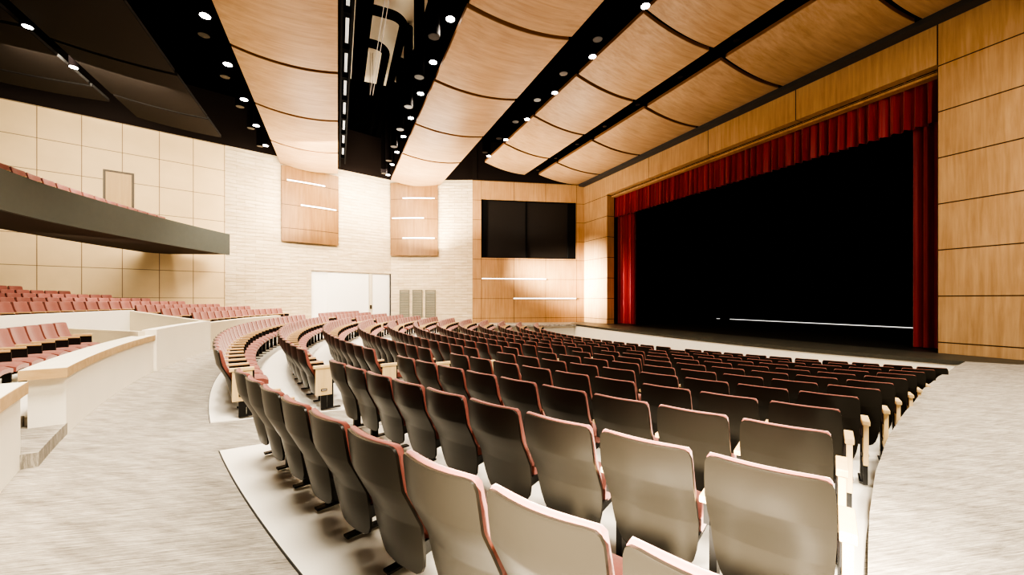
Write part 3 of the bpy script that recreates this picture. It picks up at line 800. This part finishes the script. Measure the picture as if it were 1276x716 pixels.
def downlight(n, d, z, r, lit, label, L=1.1):
    e = empty('downlight', (n, d, z)); tag(e, label, 'ceiling light', 'lit cylinder downlights' if lit else 'unlit cylinder fixtures')
    MB().cyl((0,0), r, .0, L, 20, cap=True).build('housing', M['housing'], e, smooth=True)
    MB().cyl((0,0), r*.92, -.012, .004, 20).build('lens', M['lens' if lit else 'unlit'], e, smooth=True)
    MB().cyl((0,0), .03, L, 11.98-z, 8).build('stem', M['housing'], e)
    return e
def light_line(n, h, ds, lit, r, where, L=1.1):
    for k, d in enumerate(ds):
        q = ORD[len(ds)-k]+' from the far wall' if k < len(ds)-1 else 'nearest the far wall'
        downlight(n, d, 1.5+h, r, lit, '%s cylinder downlight in %s, %s' % ('glowing' if lit else 'unlit black', where, q), L)
light_line(2.90, 7.9, [11.03,13.26,15.46,17.7,19.85,22.07,24.2,26.3], True, .13, 'the dark central ceiling gap')
light_line(2.45, 7.33, [11.1,13.3,15.5,17.7,19.8,21.9,24.2], False, .17, 'the dark central ceiling gap', 3.0)
light_line(-3.17, 7.4, [12.76,15.1,17.5,19.9,22.3], True, .13, 'the gap beside the dark panels')
light_line(-3.43, 7.4, [13.7,15.97,18.2,20.3,22.5], False, .15, 'the gap beside the dark panels', 1.6)
light_line(7.48, 7.8, [8.35,10.76,13.2,15.6,18.0,20.4], True, .12, 'the right-hand ceiling gap')
light_line(6.85, 7.5, [9.6,11.5,13.4,15.4,17.3,19.2], False, .15, 'the right-hand ceiling gap', 2.4)
light_line(11.68, 8.3, [8.9,11.2,13.5,15.8,18.2,20.5,22.8], False, .11, 'the narrow gap near the stage')
light_line(-8.22, 7.9, [16.2,18.4], True, .12, 'the slot between the dark panels')

# services seen up in the central gap
def rnd_path(pts): return [Vector(p) for p in pts]
o = MB().tube([(.75, y, 10.5) for y in lin(4, 20.6, 12)], .25, 18).build('main_air_duct', M['void'], smooth=True); tag(o, 'long round black air duct running up in the central ceiling gap', 'duct')
for y0, xr, zz, lab in ((13.7, 2.08, 10.9, 'nearer black elbow duct branching from the long duct against the pale patch'), (15.7, 1.70, 11.0, 'farther black elbow duct branching from the long duct')):
    pts = [(1.02, y0, zz), (xr-.5, y0, zz)] + [(xr-.5+.5*math.sin(a), y0+.5-.5*math.cos(a), zz) for a in lin(0, PI/2, 8)] + [(xr, y, zz) for y in (y0+2, 24)]
    o = MB().tube(pts, .15, 14).build('elbow_duct', M['void'], smooth=True); tag(o, lab, 'duct')
tag(MB().box(.55, 2.9, 7, 20.5, 12.0, 12.08).build('pale_deck_panel', M['tan']), 'pale beige panel on the roof deck seen above the ducts', 'ceiling panel')
e = empty('lighting_catwalk', (.2, 0, 9.6)); tag(e, 'black catwalk ladder with pale slots along the edge of the wood ceiling row', 'catwalk')
MB().box(-.14,-.06,6,26.2,-.25,.9).build('rail', M['black'], e); MB().box(.16,.22,6,26.2,.1,.6).build('rail', M['black'], e)
MB().box(.02,.12,6,26.0,.52,.56).build('pale_web', emit('slot_glow', (1,.93,.78), .55), e)  # brightness of the lit space behind the slots put into the web as glow
for y in lin(7.2, 25.8, 10):
    MB().box(-.06,.2,y-.12,y+.12,.30,.50).build('rung', M['black'], e)
for k, (x, y0) in enumerate(((1.25,9),(1.36,9))):
    o = MB().tube([(x, y0, 12.0), (x, y0, 10.2), (x, 18.0, 10.2), (x, 18.0, 12.0)], .012, 6).build('hanging_steel_cable', M['platetext']); tag(o, ('left' if k == 0 else 'right')+' of two thin pale cables below the elbow ducts', 'cable')

# ------------------------------------------------------------------ lights
def lamp(kind, name, loc, energy, col=(1,.93,.82), target=None, **kw):
    l = bpy.data.lights.new(name, kind); l.energy = energy; l.color = col
    for k, v in kw.items(): setattr(l, k, v)
    o = bpy.data.objects.new(name, l); COL.objects.link(o); o.location = loc
    if target is not None:
        o.rotation_euler = (Vector(target)-Vector(loc)).to_track_quat('-Z', 'Y').to_euler()
    return o
WARM = (1,.91,.78)
SOFT = (1,.905,.755)
# downlights over the house
for (n, z, ds) in ((2.9, 9.3, [11.03,15.46,19.85,24.2]), (-3.17, 8.8, [12.76,17.5,22.3]), (7.48, 9.2, [8.35,13.2,18.0])):
    for d in ds:
        lamp('SPOT', 'house_spot', (n, d, z), 1300, SOFT, (n, d, 0), spot_size=math.radians(110), spot_blend=.8, shadow_soft_size=.15)
# added area lights, free in the air, brightening the wood ceiling from below
for (n, d, e) in ((-1.5, 7, 70), (-1.5, 15, 80), (-1.0, 23.2, 560), (5, 6, 62), (5, 14, 72), (4.6, 24.2, 800), (10.5, 5, 66), (10.5, 13, 110), (11.0, 20.5, 360)):
    lamp('AREA', 'ceiling_fill', (n, d, 4.6), e, SOFT, (n, d+.01, 12), size=3.5, spread=math.radians(150))
# area lights washing the far walls
lamp('AREA', 'wall_wash', (1.6, 24.6, 9.2), 220, SOFT, (1.6, 27.3, 1.0), size=2.0)
lamp('AREA', 'wall_wash', (5.5, 22.5, 9.0), 130, SOFT, (5.5, 26.5, 1.0), size=2.0)
lamp('AREA', 'wall_wash', (-7.5, 17.5, 8.6), 800, SOFT, (-8.5, 24.0, 4.0), size=4.0)
lamp('AREA', 'pier_lamp', (8.2, 23.7, 4.2), 480, SOFT, (15.7, 23.0, 2.6), size=1.6, spread=math.radians(42))
lamp('AREA', 'wall_wash', (-1.0, 19.5, 7.6), 900, SOFT, (2.6, 27.0, .5), size=3.0)  # extra fill added in mid-air to brighten the lower stone wall
lamp('AREA', 'terrace_fill', (-7.6, 18.5, 3.5), 130, SOFT, (-8.8, 20.5, 0), size=2.5)  # fill added to brighten the wall and seats under the balcony
# lamps above the rear cross aisle and the right walkway
lamp('AREA', 'aisle_lamp', (-1.2, 3.6, 6.6), 600, SOFT, (-1.4, 5.0, 0), size=2.2)
lamp('AREA', 'aisle_lamp', (-3.0, 10.5, 7.6), 260, SOFT, (-3.2, 11, 0), size=2.2)
lamp('AREA', 'aisle_lamp', (4.6, -2.0, 7.6), 900, SOFT, (5.0, 0.0, 0), size=2.2)
lamp('AREA', 'aisle_lamp', (10.5, .5, 8.6), 650, SOFT, (10.8, 1.5, 0), size=2.2)
# added spot behind the camera to brighten near seat backs, without a fitting
lamp('SPOT', 'seat_fill_spot', (-3.3, -1.9, 3.5), 24000, SOFT, (.9, .85, .45), spot_size=math.radians(24), spot_blend=1.0, shadow_soft_size=.25)
w = bpy.data.worlds.new('world'); SC.world = w; w.use_nodes = True
bg = w.node_tree.nodes['Background']; bg.inputs[0].default_value = (1,.92,.80,1); bg.inputs[1].default_value = .10

SC.view_settings.view_transform = 'AgX'
SC.view_settings.look = 'AgX - Very High Contrast'
SC.view_settings.exposure = 0.2
